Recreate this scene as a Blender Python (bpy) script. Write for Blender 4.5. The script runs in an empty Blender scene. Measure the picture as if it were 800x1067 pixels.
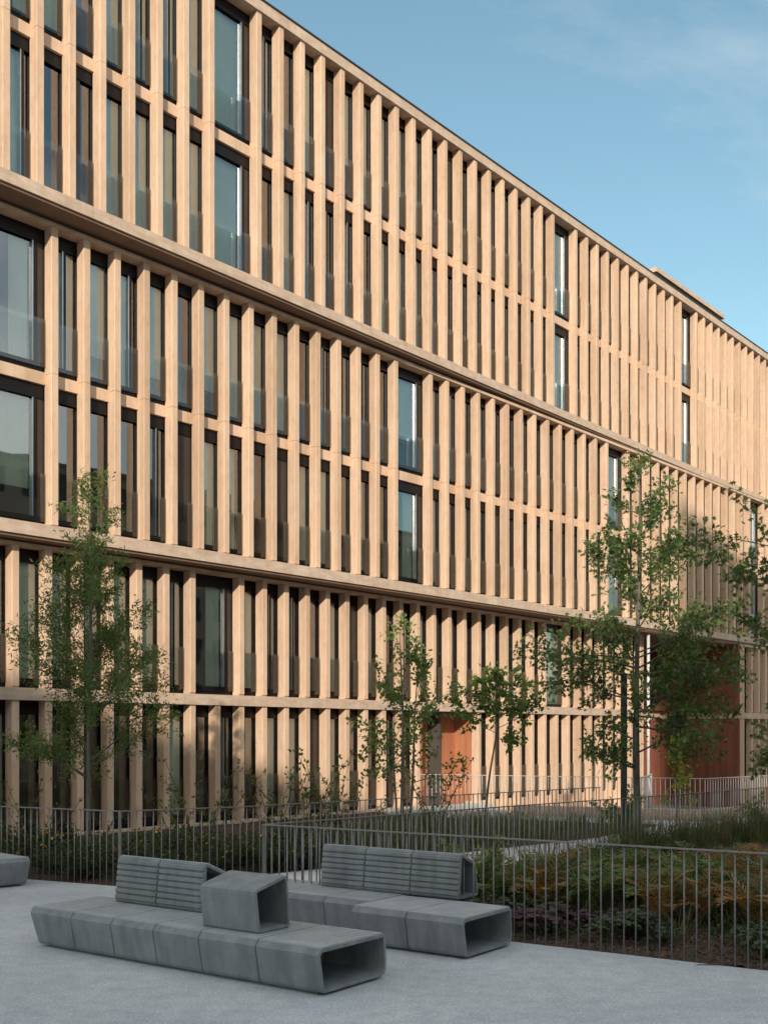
import bpy, math, random
from math import sin, cos, pi, radians, sqrt
from mathutils import Vector, Matrix, noise as mnoise

R = random.Random(11)
scene = bpy.context.scene
COL = scene.collection
GRADE = 1.0

# ------------------------------------------------------------------ helpers
class MB:
    """collects geometry, becomes ONE mesh object"""
    def __init__(s):
        s.v = []; s.f = []; s.m = []
    def face(s, pts, mi=0):
        n = len(s.v); s.v += [tuple(p) for p in pts]
        s.f.append(tuple(range(n, n + len(pts)))); s.m.append(mi)
    def hexa(s, p, mi=0):
        """8 points: bottom ring 0-3, top ring 4-7"""
        n = len(s.v); s.v += [tuple(q) for q in p]
        for f in ((0,3,2,1),(4,5,6,7),(0,1,5,4),(1,2,6,5),(2,3,7,6),(3,0,4,7)):
            s.f.append(tuple(n + i for i in f)); s.m.append(mi)
    def box(s, x0, x1, y0, y1, z0, z1, mi=0):
        s.hexa([(x0,y0,z0),(x1,y0,z0),(x1,y1,z0),(x0,y1,z0),(x0,y0,z1),(x1,y0,z1),(x1,y1,z1),(x0,y1,z1)], mi)
    def prism(s, poly, z0, z1, mi=0):
        """poly: list of (x,y) counter-clockwise"""
        n = len(s.v); k = len(poly)
        s.v += [(x,y,z0) for x,y in poly] + [(x,y,z1) for x,y in poly]
        s.f.append(tuple(range(n+k-1, n-1, -1))); s.m.append(mi)
        s.f.append(tuple(range(n+k, n+2*k))); s.m.append(mi)
        for i in range(k):
            j = (i+1) % k
            s.f.append((n+i, n+j, n+k+j, n+k+i)); s.m.append(mi)
    def tube(s, pts, rad, seg=6, mi=0, cap=True):
        rings = []
        pts = [Vector(p) for p in pts]
        if not isinstance(rad, (list, tuple)): rad = [rad]*len(pts)
        for i, p in enumerate(pts):
            d = (pts[min(i+1, len(pts)-1)] - pts[max(i-1, 0)])
            if d.length < 1e-9: d = Vector((0,0,1))
            d.normalize()
            a = d.cross(Vector((0,0,1)) if abs(d.z) < .9 else Vector((1,0,0))).normalized()
            b = d.cross(a)
            n = len(s.v)
            for k in range(seg):
                t = 2*pi*k/seg
                s.v.append(tuple(p + (a*cos(t) + b*sin(t))*rad[i]))
            rings.append(n)
        for r0, r1 in zip(rings, rings[1:]):
            for k in range(seg):
                k2 = (k+1) % seg
                s.f.append((r0+k, r0+k2, r1+k2, r1+k)); s.m.append(mi)
        if cap:
            s.f.append(tuple(rings[0]+k for k in range(seg-1,-1,-1))); s.m.append(mi)
            s.f.append(tuple(rings[-1]+k for k in range(seg))); s.m.append(mi)
    def add(s, other, M, mmap=None):
        n = len(s.v)
        s.v += [tuple(M @ Vector(v)) for v in other.v]
        s.f += [tuple(n+i for i in f) for f in other.f]
        s.m += [(mmap[m] if mmap else m) for m in other.m]
    def mesh(s, name, mats, smooth=False):
        me = bpy.data.meshes.new(name)
        me.from_pydata(s.v, [], s.f)
        if not isinstance(mats, (list, tuple)): mats = [mats]
        for m in mats: me.materials.append(m)
        me.polygons.foreach_set('material_index', s.m)
        if smooth: me.polygons.foreach_set('use_smooth', [True]*len(s.f))
        me.update()
        return me
    def build(s, name, mats, parent=None, smooth=False, matrix=None):
        return link(name, s.mesh(name, mats, smooth), parent, matrix)

def link(name, me, parent=None, matrix=None):
    o = bpy.data.objects.new(name, me); COL.objects.link(o)
    if parent: o.parent = parent
    if matrix is not None: o.matrix_local = matrix
    return o

def tag(o, label=None, cat=None, group=None, kind=None):
    if label: o['label'] = label
    if cat: o['category'] = cat
    if group: o['group'] = group
    if kind: o['kind'] = kind
    return o

def empty(name, loc=(0,0,0), rz=0, **k):
    o = bpy.data.objects.new(name, None); COL.objects.link(o)
    o.location = loc; o.rotation_euler = (0,0,rz); o.empty_display_size = .2
    tag(o, **k); return o

def copy_tree(o, loc, rz, label=None, scale=1.0):
    c = o.copy(); COL.objects.link(c)
    c.location = loc; c.rotation_euler = (0,0,rz); c.scale = (scale,)*3
    if label: c['label'] = label
    for ch in o.children:
        d = ch.copy(); COL.objects.link(d); d.parent = c
    return c

# ------------------------------------------------------------------ materials
def newmat(name):
    m = bpy.data.materials.new(name); m.use_nodes = True
    nt = m.node_tree
    return m, nt, nt.nodes['Principled BSDF'], nt.nodes['Material Output']

def ramp(nt, fac, stops):
    r = nt.nodes.new('ShaderNodeValToRGB')
    e = r.color_ramp.elements
    while len(e) < len(stops): e.new(.5)
    for k, (p, c) in enumerate(stops):
        e[k].position = p; e[k].color = (*c, 1)
    nt.links.new(fac, r.inputs[0]); return r

def noise(nt, scale, detail=4, rough=.6, vec=None, mapscale=None, coord='Object'):
    tc = nt.nodes.new('ShaderNodeTexCoord')
    out = tc.outputs[coord]
    if coord == 'World':
        pass
    if mapscale:
        mp = nt.nodes.new('ShaderNodeMapping'); mp.inputs['Scale'].default_value = mapscale
        nt.links.new(out, mp.inputs[0]); out = mp.outputs[0]
    n = nt.nodes.new('ShaderNodeTexNoise')
    n.inputs['Scale'].default_value = scale; n.inputs['Detail'].default_value = detail; n.inputs['Roughness'].default_value = rough
    nt.links.new(out, n.inputs['Vector']); return n

def wnoise(nt, scale, detail=4, rough=.6, mapscale=None):
    g = nt.nodes.new('ShaderNodeNewGeometry'); out = g.outputs['Position']
    if mapscale:
        mp = nt.nodes.new('ShaderNodeMapping'); mp.inputs['Scale'].default_value = mapscale
        nt.links.new(out, mp.inputs[0]); out = mp.outputs[0]
    n = nt.nodes.new('ShaderNodeTexNoise')
    n.inputs['Scale'].default_value = scale; n.inputs['Detail'].default_value = detail; n.inputs['Roughness'].default_value = rough
    nt.links.new(out, n.inputs['Vector']); return n

def mixc(nt, a, b, fac, mode='MIX'):
    m = nt.nodes.new('ShaderNodeMix'); m.data_type = 'RGBA'; m.blend_type = mode
    for sock, val in ((m.inputs[0], fac), (m.inputs[6], a), (m.inputs[7], b)):
        if isinstance(val, (int, float)): sock.default_value = val
        elif isinstance(val, tuple): sock.default_value = (*val, 1)
        else: nt.links.new(val, sock)
    return m.outputs[2]

def bump(nt, bsdf, h, strength, dist=.01):
    b = nt.nodes.new('ShaderNodeBump'); b.inputs['Strength'].default_value = strength; b.inputs['Distance'].default_value = dist
    nt.links.new(h, b.inputs['Height']); nt.links.new(b.outputs[0], bsdf.inputs['Normal'])

def surface(name, cols, scale=3, rough=.8, speck=0, speckscale=120, bumps=.0, bumpscale=60, bumpdist=.01, mapscale=None, streak=0, metallic=0, spec=.4):
    """two/three colour blotched surface with speckle, vertical streaks and bump"""
    m, nt, b, o = newmat(name)
    n = wnoise(nt, scale, 6, .65, mapscale)
    k = len(cols)
    r = ramp(nt, n.outputs[0], [(.3 + .4*i/(k-1), c) for i, c in enumerate(cols)])
    col = r.outputs[0]
    if speck:
        n2 = wnoise(nt, speckscale, 2, .5)
        r2 = ramp(nt, n2.outputs[0], [(.35, (1-speck,)*3), (.5, (1,)*3), (.68, (1+speck*.8,)*3)])
        col = mixc(nt, col, r2.outputs[0], 1.0, 'MULTIPLY')
    if streak:
        n3 = wnoise(nt, 6, 4, .6, (1, 1, .06))
        r3 = ramp(nt, n3.outputs[0], [(.35, (1-streak,)*3), (.6, (1,)*3)])
        col = mixc(nt, col, r3.outputs[0], 1.0, 'MULTIPLY')
    nt.links.new(col, b.inputs['Base Color'])
    b.inputs['Roughness'].default_value = rough
    b.inputs['Metallic'].default_value = metallic
    b.inputs['Specular IOR Level'].default_value = spec
    if bumps:
        n4 = wnoise(nt, bumpscale, 5, .65)
        bump(nt, b, n4.outputs[0], bumps, bumpdist)
    return m

def leafmat(name, cols, trans=.35, scale=2.5):
    m, nt, b, o = newmat(name)
    n = wnoise(nt, scale, 3, .6)
    n2 = wnoise(nt, 23, 1, .5)
    ad = nt.nodes.new('ShaderNodeMath'); ad.operation = 'ADD'
    mu = nt.nodes.new('ShaderNodeMath'); mu.operation = 'MULTIPLY_ADD'; mu.inputs[1].default_value = .6; mu.inputs[2].default_value = -.3
    nt.links.new(n2.outputs[0], mu.inputs[0]); nt.links.new(n.outputs[0], ad.inputs[0]); nt.links.new(mu.outputs[0], ad.inputs[1])
    k = len(cols)
    r = ramp(nt, ad.outputs[0], [(.3 + .4*i/(k-1), c) for i, c in enumerate(cols)])
    nt.links.new(r.outputs[0], b.inputs['Base Color'])
    b.inputs['Roughness'].default_value = .5; b.inputs['Specular IOR Level'].default_value = .35
    t = nt.nodes.new('ShaderNodeBsdfTranslucent')
    tc = mixc(nt, r.outputs[0], (1.5, 1.6, .5), 1.0, 'MULTIPLY')
    nt.links.new(tc, t.inputs[0])
    mx = nt.nodes.new('ShaderNodeMixShader'); mx.inputs[0].default_value = trans
    nt.links.new(b.outputs[0], mx.inputs[1]); nt.links.new(t.outputs[0], mx.inputs[2]); nt.links.new(mx.outputs[0], o.inputs[0])
    return m

def glassmat(name, tint, base, gain):
    m, nt, b, o = newmat(name); nt.nodes.remove(b)
    tr = nt.nodes.new('ShaderNodeBsdfTransparent'); tr.inputs[0].default_value = (*tint, 1)
    gl = nt.nodes.new('ShaderNodeBsdfGlossy'); gl.inputs['Roughness'].default_value = .015; gl.inputs[0].default_value = (.93,.97,1,1)
    n = wnoise(nt, .9, 2, .5)
    bp = nt.nodes.new('ShaderNodeBump'); bp.inputs['Strength'].default_value = .035; bp.inputs['Distance'].default_value = .08
    nt.links.new(n.outputs[0], bp.inputs['Height']); nt.links.new(bp.outputs[0], gl.inputs['Normal'])
    fr = nt.nodes.new('ShaderNodeFresnel'); fr.inputs[0].default_value = 1.5
    ma = nt.nodes.new('ShaderNodeMath'); ma.operation = 'MULTIPLY_ADD'; ma.use_clamp = True
    ma.inputs[1].default_value = gain; ma.inputs[2].default_value = base
    nt.links.new(fr.outputs[0], ma.inputs[0])
    mx = nt.nodes.new('ShaderNodeMixShader')
    nt.links.new(ma.outputs[0], mx.inputs[0]); nt.links.new(tr.outputs[0], mx.inputs[1]); nt.links.new(gl.outputs[0], mx.inputs[2])
    nt.links.new(mx.outputs[0], o.inputs[0])
    return m

def flat(name, col, rough=.6, metallic=0, spec=.4):
    return surface(name, [tuple(c*.88 for c in col), col, tuple(min(1, c*1.1) for c in col)], 4, rough, metallic=metallic, spec=spec)

M = {}
# precast facade concrete: sandy ochre, faint blotches, pores, seams and water marks
def facademat():
    m, nt, b, o = newmat('sand_concrete')
    n = wnoise(nt, .9, 6, .65)
    r = ramp(nt, n.outputs[0], [(.28, (.665,.455,.310)), (.5, (.705,.495,.345)), (.72, (.735,.535,.390))])
    n2 = wnoise(nt, 9, 5, .7, (1, 1, .35))
    r2 = ramp(nt, n2.outputs[0], [(.3, (.86,.85,.84)), (.5, (1,1,1)), (.75, (1.06,1.06,1.07))])
    c = mixc(nt, r.outputs[0], r2.outputs[0], 1.0, 'MULTIPLY')
    n3 = wnoise(nt, 170, 2, .5)
    r3 = ramp(nt, n3.outputs[0], [(.3, (.86,.86,.86)), (.42, (1,1,1))])
    c = mixc(nt, c, r3.outputs[0], 1.0, 'MULTIPLY')
    n4 = wnoise(nt, .35, 3, .6, (1,1,3.0))
    r4 = ramp(nt, n4.outputs[0], [(.56, (1,1,1)), (.75, (1.05,.99,.97))])
    c = mixc(nt, c, r4.outputs[0], 1.0, 'MULTIPLY')
    n5 = wnoise(nt, 2.1, 1, .4, (1,1,.06))
    r5 = ramp(nt, n5.outputs[0], [(.34, (.84,.82,.80)), (.5, (1,1,1)), (.66, (1.06,1.05,1.05))])
    c = mixc(nt, c, r5.outputs[0], 1.0, 'MULTIPLY')
    nt.links.new(c, b.inputs['Base Color'])
    b.inputs['Roughness'].default_value = .85; b.inputs['Specular IOR Level'].default_value = .25
    bump(nt, b, n3.outputs[0], .25, .004)
    return m
M['facade'] = facademat()
M['cap'] = surface('weathered_ledge_concrete', [(.52,.375,.275),(.62,.455,.335),(.70,.56,.45)], 2.2, .85, speck=.12, speckscale=130, mapscale=(1,1,3), streak=.10, bumps=.2, bumpscale=120, bumpdist=.004, spec=.2)
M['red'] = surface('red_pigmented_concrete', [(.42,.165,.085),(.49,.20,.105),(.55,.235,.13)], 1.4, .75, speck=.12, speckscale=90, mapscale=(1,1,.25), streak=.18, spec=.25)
M['red_shade'] = surface('red_concrete_shade_tone', [(.25,.088,.056),(.30,.108,.070),(.345,.128,.084)], 1.1, .75, speck=.1, speckscale=90, mapscale=(1,1,.25), streak=.25, spec=.2)  # same red concrete, its colour darkened for the shade inside the recess
M['bronze'] = flat('dark_bronze_metal', (.018,.015,.014), .4, metallic=.5)
M['panel'] = surface('bronze_panel', [(.055,.045,.040),(.08,.066,.057)], 1.5, .38, metallic=.35)
M['alu'] = flat('bare_aluminium', (.55,.58,.6), .3, metallic=.85)
M['interior'] = surface('dim_interior', [(.06,.05,.045),(.10,.085,.075)], .7, .9)
M['curtain'] = surface('pale_curtain', [(.82,.87,.76),(.90,.93,.85)], 1.5, .9)
M['blind'] = surface('grey_blind', [(.30,.28,.25),(.42,.40,.36)], 1.1, .9, mapscale=(1,1,14))
M['pane'] = glassmat('coated_window_glass', (.94,.99,.95), .20, 1.3)
M['guard'] = glassmat('balustrade_glass', (.95,.975,.96), .06, .75)
M['under'] = surface('shaded_underside', [(.20,.125,.08),(.26,.165,.11)], 2, .85)  # concrete colour darkened to paint in the shade below the ledges
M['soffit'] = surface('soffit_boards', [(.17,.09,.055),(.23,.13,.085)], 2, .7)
M['roofing'] = flat('roof_membrane', (.12,.12,.12), .9)
M['white'] = flat('white_column_paint', (.62,.61,.58), .5)
M['steel'] = surface('galvanised_steel', [(.20,.195,.195),(.27,.262,.26)], 14, .48, metallic=.55, speck=.08, speckscale=60)
M['paint_steel'] = flat('pale_steel', (.62,.60,.57), .5, metallic=.3)
M['post'] = flat('anthracite_post', (.085,.09,.1), .45, metallic=.3)
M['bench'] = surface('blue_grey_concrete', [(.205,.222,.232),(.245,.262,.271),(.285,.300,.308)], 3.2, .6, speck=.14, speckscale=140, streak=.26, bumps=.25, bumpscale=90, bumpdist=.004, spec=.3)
M['bench_top'] = surface('paler_seat_concrete', [(.32,.338,.348),(.37,.385,.394),(.42,.435,.442)], 4, .6, speck=.18, speckscale=150, bumps=.25, bumpscale=90, bumpdist=.004, spec=.3)  # paler concrete tone for the tops of seats and backrests
M['bark'] = surface('tree_bark', [(.075,.065,.052),(.15,.135,.11),(.21,.19,.16)], 14, .9, mapscale=(1,1,.25), bumps=.6, bumpscale=60, bumpdist=.01)
M['stem'] = flat('shrub_stem', (.09,.06,.04), .8)
M['leaf_olive'] = leafmat('olive_leaves', [(.055,.085,.025),(.105,.15,.045),(.19,.22,.075)], .35)
M['leaf_green'] = leafmat('fresh_leaves', [(.08,.13,.04),(.15,.22,.07),(.26,.33,.13)], .35)
M['leaf_oak'] = leafmat('oak_leaves', [(.045,.080,.028),(.085,.135,.045),(.17,.21,.075)], .3)
M['leaf_dark'] = leafmat('dark_shrub_leaves', [(.024,.042,.018),(.045,.075,.028),(.075,.11,.04)], .25)
M['leaf_yellow'] = leafmat('yellow_green_leaves', [(.13,.17,.03),(.24,.27,.05),(.34,.34,.09)], .4)
M['fern_green'] = leafmat('green_fern', [(.035,.070,.024),(.095,.145,.045),(.22,.26,.08)], .3)
M['fern_rust'] = leafmat('rust_fern', [(.075,.095,.035),(.21,.125,.045),(.40,.19,.065)], .3)
M['purple'] = leafmat('purple_leaves', [(.035,.016,.024),(.07,.03,.045),(.12,.055,.07)], .2)
M['grass'] = leafmat('tall_grass_blades', [(.045,.078,.028),(.08,.118,.04),(.15,.16,.065)], .3)
M['grass_dry'] = leafmat('dry_seed_stalks', [(.11,.08,.045),(.18,.13,.07),(.26,.19,.11)], .3)
M['flower'] = flat('orange_petals', (.75,.33,.05), .6)
M['brick'] = surface('reddish_render', [(.27,.18,.14),(.34,.24,.19)], .6, .85)
M['brick3'] = surface('pale_render', [(.50,.47,.43),(.58,.55,.51)], .6, .85)
M['brick2'] = surface('grey_render', [(.42,.40,.37),(.50,.48,.45)], .6, .85)

def plazamat():
    m, nt, b, o = newmat('brushed_plaza_concrete')
    n = wnoise(nt, .55, 6, .6); r = ramp(nt, n.outputs[0], [(.3, (.395,.420,.440)), (.5, (.462,.487,.504)), (.72, (.522,.544,.556))])
    n2 = wnoise(nt, 46, 4, .75); r2 = ramp(nt, n2.outputs[0], [(.30, (.62,.62,.62)), (.44, (.97,.97,.97)), (.55, (1.02,1.02,1.02)), (.63, (1.6,1.59,1.57))])
    c = mixc(nt, r.outputs[0], r2.outputs[0], 1.0, 'MULTIPLY')
    n3 = wnoise(nt, 5, 5, .7); r3 = ramp(nt, n3.outputs[0], [(.3, (.84,.84,.855)), (.6, (1.05,1.045,1.03))])
    c = mixc(nt, c, r3.outputs[0], 1.0, 'MULTIPLY')
    nt.links.new(c, b.inputs['Base Color']); b.inputs['Roughness'].default_value = .85
    bump(nt, b, n2.outputs[0], .5, .006)
    return m
M['plaza'] = plazamat()
M['path'] = surface('pale_path_concrete', [(.58,.57,.55),(.66,.65,.63)], 1.2, .9, speck=.12, speckscale=60)
M['mulch'] = surface('bark_mulch', [(.030,.018,.012),(.085,.050,.034),(.17,.105,.070)], 26, .95, speck=.5, speckscale=60, bumps=1.0, bumpscale=30, bumpdist=.04)
M['chip'] = surface('bark_chips', [(.05,.03,.02),(.13,.085,.06),(.20,.14,.10)], 40, .95)
M['earth'] = surface('street_ground', [(.20,.20,.195),(.26,.26,.25)], .3, .95, speck=.1, speckscale=30)

# ------------------------------------------------------------------ ground
def sheet(name, pts, z, mat, kind='structure', **k):
    mb = MB(); mb.face([(x,y,z) for x,y in pts]); return tag(mb.build(name, mat), kind=kind, **k)

sheet('ground', [(-400,-400),(400,-400),(400,400),(-400,400)], -1.05, M['earth'])

# fence corner points (world metres)
A0 = (-1.48, 13.54); A1 = (7.0, 8.0)             # front run, from the corner post towards the camera's right
B1 = (11.2, 26.4)                                # middle run, parallel to the house
C0 = (-3.83, 15.94); CL = (-12.5, 20.3)          # left run
C1 = (4.55, 23.2)                                # back run
D0, D1, D2 = (1.0, 30.9), (8.12, 27.8), (11.6, 31.0)

# plaza: a slab with its edge at the left and front fences
mb = MB()
plaza_pts = [(-40,-30),(16,-30),(16,2.1),A1,A0,C0,CL,(-40,34.0)]
mb.prism(plaza_pts, -1.1, 0)
tag(mb.build('plaza_pavement', M['plaza']), kind='structure')
# path between the back run and the middle run, widening to the entrance paving
mb = MB()
mb.prism([(A0[0]+.05,A0[1]+.06),(1.9,16.95),(3.1,20.2),(6.0,23.4),(9.5,25.2),(60,52),(60,79),(17.5,36.6),(8.1,27.9),(3.6,29.9),(3.3,36.0),(-.02,32.3),(.15,30.15),(6.9,26.95),(4.6,23.5),(-2.18,16.95),(C0[0]+.06,C0[1]+.02)], -1.1, .004)
tag(mb.build('path', M['path']), kind='structure')
# planting soil
mb = MB()
def soil(mb, poly, zc, n=46, amp=.05):
    xs = [p[0] for p in poly]; ys = [p[1] for p in poly]
    x0, x1, y0, y1 = min(xs), max(xs), min(ys), max(ys)
    def inside(x, y):
        c = False; j = len(poly)-1
        for i in range(len(poly)):
            xi, yi = poly[i]; xj, yj = poly[j]
            if (yi > y) != (yj > y) and x < (xj-xi)*(y-yi)/(yj-yi)+xi: c = not c
            j = i
        return c
    idx = {}
    dx = (x1-x0)/n; dy = (y1-y0)/n
    def vid(i, j):
        if (i,j) not in idx:
            x = x0+i*dx; y = y0+j*dy
            idx[(i,j)] = len(mb.v)
            mb.v.append((x, y, zc + amp*mnoise.noise(Vector((x*1.3, y*1.3, 3)))))
        return idx[(i,j)]
    for i in range(n):
        for j in range(n):
            if inside(x0+(i+.5)*dx, y0+(j+.5)*dy):
                mb.f.append((vid(i,j), vid(i+1,j), vid(i+1,j+1), vid(i,j+1))); mb.m.append(0)
    mb.prism(poly, -1.1, zc-amp*1.1)
BED_A = [(-1.50,13.44),(7.05,7.84),(12,12),(60,50),(60,51.8),(9.6,25.1),(6.1,23.3),(3.2,20.1),(2.0,16.9)]
BED_C = [(-12.4,20.15),(-3.86,15.90),(-2.25,17.0),(4.5,23.4),(6.85,26.95),(.1,30.1),(-.1,32.2),(-8.6,22.0),(-12.5,21.0)]
soil(mb, BED_A, -.012, 150, .03)
soil(mb, BED_C, -.012, 110, .03)
tag(mb.build('bed_ground', M['mulch'], smooth=False), kind='structure')

# ------------------------------------------------------------------ main building
BLD = empty('apartment_building', (0,0,0), label='long sand-coloured building with close vertical concrete fins in three tiers', cat='building')
class Plane:
    def __init__(s, P, u):
        s.P = Vector((P[0], P[1], 0)); s.u = Vector((u[0], u[1], 0)).normalized()
        s.n = Vector((-s.u.y, s.u.x, 0))            # inward
        s.M = Matrix(((s.u.x, s.n.x, 0, P[0]), (s.u.y, s.n.y, 0, P[1]), (0,0,1,0), (0,0,0,1)))
    def at(s, a, z=0, d=0):
        return s.M @ Matrix.Translation((a, d, z))
T = Plane((-7.5633, 21.65), (.64561, .76366))     # top tier
D = Plane((-7.7694, 22.24), (.66371, .74799))     # middle tier
L = Plane((-7.8952, 22.60), (.65024, .75972))     # lowest tier
FW, FD = .175, .26                                  # fin width, depth

def fin_mb(z0, z1, w=FW, d=FD):
    mb = MB(); c = .014
    prof = [(-w, d), (-w, c), (-w+c, 0), (-c, 0), (0, c), (0, d)]
    cuts = [z0+.035, z1] if z1-z0 < 4 else [z0+.035, z0+3.22, z0+3.228, z1]
    for a, b in zip(cuts[::2], cuts[1::2]): mb.prism(prof, a, b)
    if z1-z0 > 4: mb.box(-w+.02, -.02, .02, d, z0+3.215, z0+3.235)
    mb.box(-w, 0, .035, d, z0, z0+.035)
    return mb
ZT0, ZTF, ZTR = 13.38, 19.97, 20.25
ZM0, ZMF = 6.60, 12.91
ZL1, ZLF = 3.19, 6.16
ZLB = 2.93
BASE = -.1
top_n = [n for n in range(-8, 62) if n not in (8, 28, 41)]
mid_n = [n for n in range(-9, 56) if n not in (-1, 15, 30, 46)]
low_n = [n for n in range(-10, 36) if n not in (7, 27)]
gnd_n = [n for n in range(-10, 36) if n not in (18, 19, 20)]
sT = lambda n: .2326 + .7595*n
sM = lambda n: 1.3438 + .7847*n
sL = lambda n: .4464 + .7868*n
fins = []
meshes = {}
def fin_entry(pl, s, z0, z1):
    p = pl.P + pl.u*s
    infr = abs(p.x/p.y) < .40 and p.y > 0
    fins.append((-(z1-z0)/p.y**1.5 + (0 if infr else 1e3), pl, s, z0, z1))
for n in top_n: fin_entry(T, sT(n), ZT0, ZTF)
for n in mid_n: fin_entry(D, sM(n), ZM0, ZMF)
for n in low_n: fin_entry(L, sL(n), ZL1, ZLF)
for n in gnd_n: fin_entry(L, sL(n), BASE if n < 21 else -1.0, ZLB)
SR = 35.54                                        # where the lowest tier starts again, right of the entrance
for k in range(0, 24):
    fin_entry(D, SR+.62+.7847*k+.0, -1.0, ZLB) if k else None
    fin_entry(D, SR+.62+.7847*k, ZL1, ZLF) if k else None
fins.sort(key=lambda t: t[0])
rest = MB()
for i, (_, pl, s, z0, z1) in enumerate(fins):
    key = (round(z0,2), round(z1,2))
    if i < 100:
        if key not in meshes: meshes[key] = fin_mb(z0, z1).mesh('fin', M['facade'])
        link('fin', meshes[key], BLD, pl.at(s))
    else:
        rest.add(fin_mb(z0, z1), pl.at(s))
tag(rest.build('fin', M['facade'], BLD), kind='stuff')

def strip(pl, name, s0, s1, d0, d1, z0, z1, mat, joints=0, jstep=3.04):
    """horizontal precast piece; joints cut it into elements with a 6 mm gap"""
    mb = MB(); a = s0
    while a < s1-.01:
        b = min(a+jstep, s1) if joints else s1
        mb.box(a+(.004 if joints else 0), b-(.004 if joints else 0), d0, d1, z0, z1); a = b
    return mb.build(name, mat, BLD, matrix=pl.M)
ST0, ST1 = -7.0, sT(62)
SM0, SM1 = -7.6, sM(56)
SL0, SL1 = -7.8, sL(35)+.02
# top tier: roof edge, mid band, ledge
strip(T, 'roof_edge', ST0, ST1, -.05, .55, ZTF, ZTR, M['cap'], 1)
strip(T, 'roof_edge', ST0, ST1, -.08, .50, ZTR, ZTR+.035, M['panel'])
strip(T, 'storey_band', ST0, ST1, FD-.04, .36, 16.44, 16.70, M['facade'])
strip(T, 'ledge', ST0, ST1, -.07, .40, ZT0-.25, ZT0, M['cap'], 1)
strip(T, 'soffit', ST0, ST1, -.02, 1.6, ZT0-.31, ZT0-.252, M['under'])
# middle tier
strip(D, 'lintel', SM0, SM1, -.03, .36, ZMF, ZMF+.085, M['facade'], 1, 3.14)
strip(D, 'lintel', SM0, SM1, .05, .36, ZMF+.0855, ZT0-.312, M['under'])  # set-back upper part, in the tone that paints the ledge's shade
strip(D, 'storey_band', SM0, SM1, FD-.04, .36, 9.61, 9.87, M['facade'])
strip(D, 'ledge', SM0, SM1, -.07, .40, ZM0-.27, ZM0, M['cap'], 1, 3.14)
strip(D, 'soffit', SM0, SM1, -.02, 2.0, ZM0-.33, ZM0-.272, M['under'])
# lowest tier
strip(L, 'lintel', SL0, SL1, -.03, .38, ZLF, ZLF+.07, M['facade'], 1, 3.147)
strip(L, 'lintel', SL0, SL1, .04, .38, ZLF+.0705, ZM0-.332, M['under'])  # again the painted shade tone, above the lighter lip
strip(L, 'storey_band', SL0, SL1, -.04, .38, ZLB, ZL1, M['cap'], 1, 3.147)
strip(D, 'lintel', SR, SM1, .0, .38, ZLF, ZM0-.332, M['facade'])
strip(D, 'storey_band', SR, SM1, -.03, .38, ZLB, ZL1, M['facade'])
strip(D, 'corner_pier', SR, SR+.46, .0, .40, -1.04, ZLB, M['facade'])
strip(D, 'corner_pier', SR, SR+.46, .0, .40, ZL1, ZLF, M['facade'])
strip(L, 'plinth', SL0, sL(17)-.0, -.03, .5, -.12, .05, M['cap'])
strip(L, 'plinth', sL(21)-.19, SL1, FD+.01, .5, -1.04, .06, M['facade'])
strip(D, 'plinth', SR+.46, SM1, FD+.01, .5, -1.04, .06, M['facade'])
# dim rooms behind the glass
def rooms(pl, s0, s1, zs):
    mb = MB()
    for z0, z1 in zs:
        mb.face([(s0,1.9,z0),(s1,1.9,z0),(s1,1.9,z1),(s0,1.9,z1)])
        mb.box(s0, s1, .42, 1.9, z1-.02, z1+.25)
        a = s0+1.2
        while a < s1-.4:
            mb.box(a, a+.12, .52, 1.9, z0, z1); a += 3.14
    mb.box(s0, s1, .42, 1.9, zs[0][0]-.14, zs[0][0]-.02)
    return mb.build('room_walls', M['interior'], BLD, matrix=pl.M)
rooms(T, ST0, ST1, [(13.40, 16.42), (16.72, 19.95)])
rooms(D, SM0, SM1, [(6.62, 9.59), (9.89, 12.90)])
rooms(L, SL0, SL1-.05, [(BASE, 2.9), (3.2, 6.1)])
rooms(D, SR+.3, SM1, [(BASE, 2.9), (3.2, 6.1)])
mb = MB()
mb.hexa([T.M @ Vector(p) for p in ((ST0,.3,ZTR-.3),(ST1,.3,ZTR-.3),(ST1,16,ZTR-.3),(ST0,16,ZTR-.3),(ST0,.3,ZTR-.05),(ST1,.3,ZTR-.05),(ST1,16,ZTR-.05),(ST0,16,ZTR-.05))])
mb.build('roof', M['roofing'], BLD)
# end walls and back so that the block is closed
for pl, s0, s1, z0, z1 in ((T, ST0, ST1, ZT0-.2, ZTR-.31), (D, SM0, SM1, ZM0-.2, ZT0-.33), (L, SL0, SL1, -.12, ZM0-.35), (D, SR, SM1, -.12, ZM0-.35)):
    for s in ((s0, s0+.03), (s1-.03, s1)):
        if pl is L and s[1] == s1: continue
        if pl is D and s[0] == SR: continue
        mb = MB(); mb.box(s[0], s[1], .41, 16, z0-(.94 if z0 < 0 else 0), z1); mb.build('end_wall', M['facade'], BLD, matrix=pl.M)
mb = MB(); mb.box(SM0, SM1, 15.6, 15.9, -1.06, ZTR-.31); mb.build('rear_wall', M['facade'], BLD, matrix=D.M)

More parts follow.
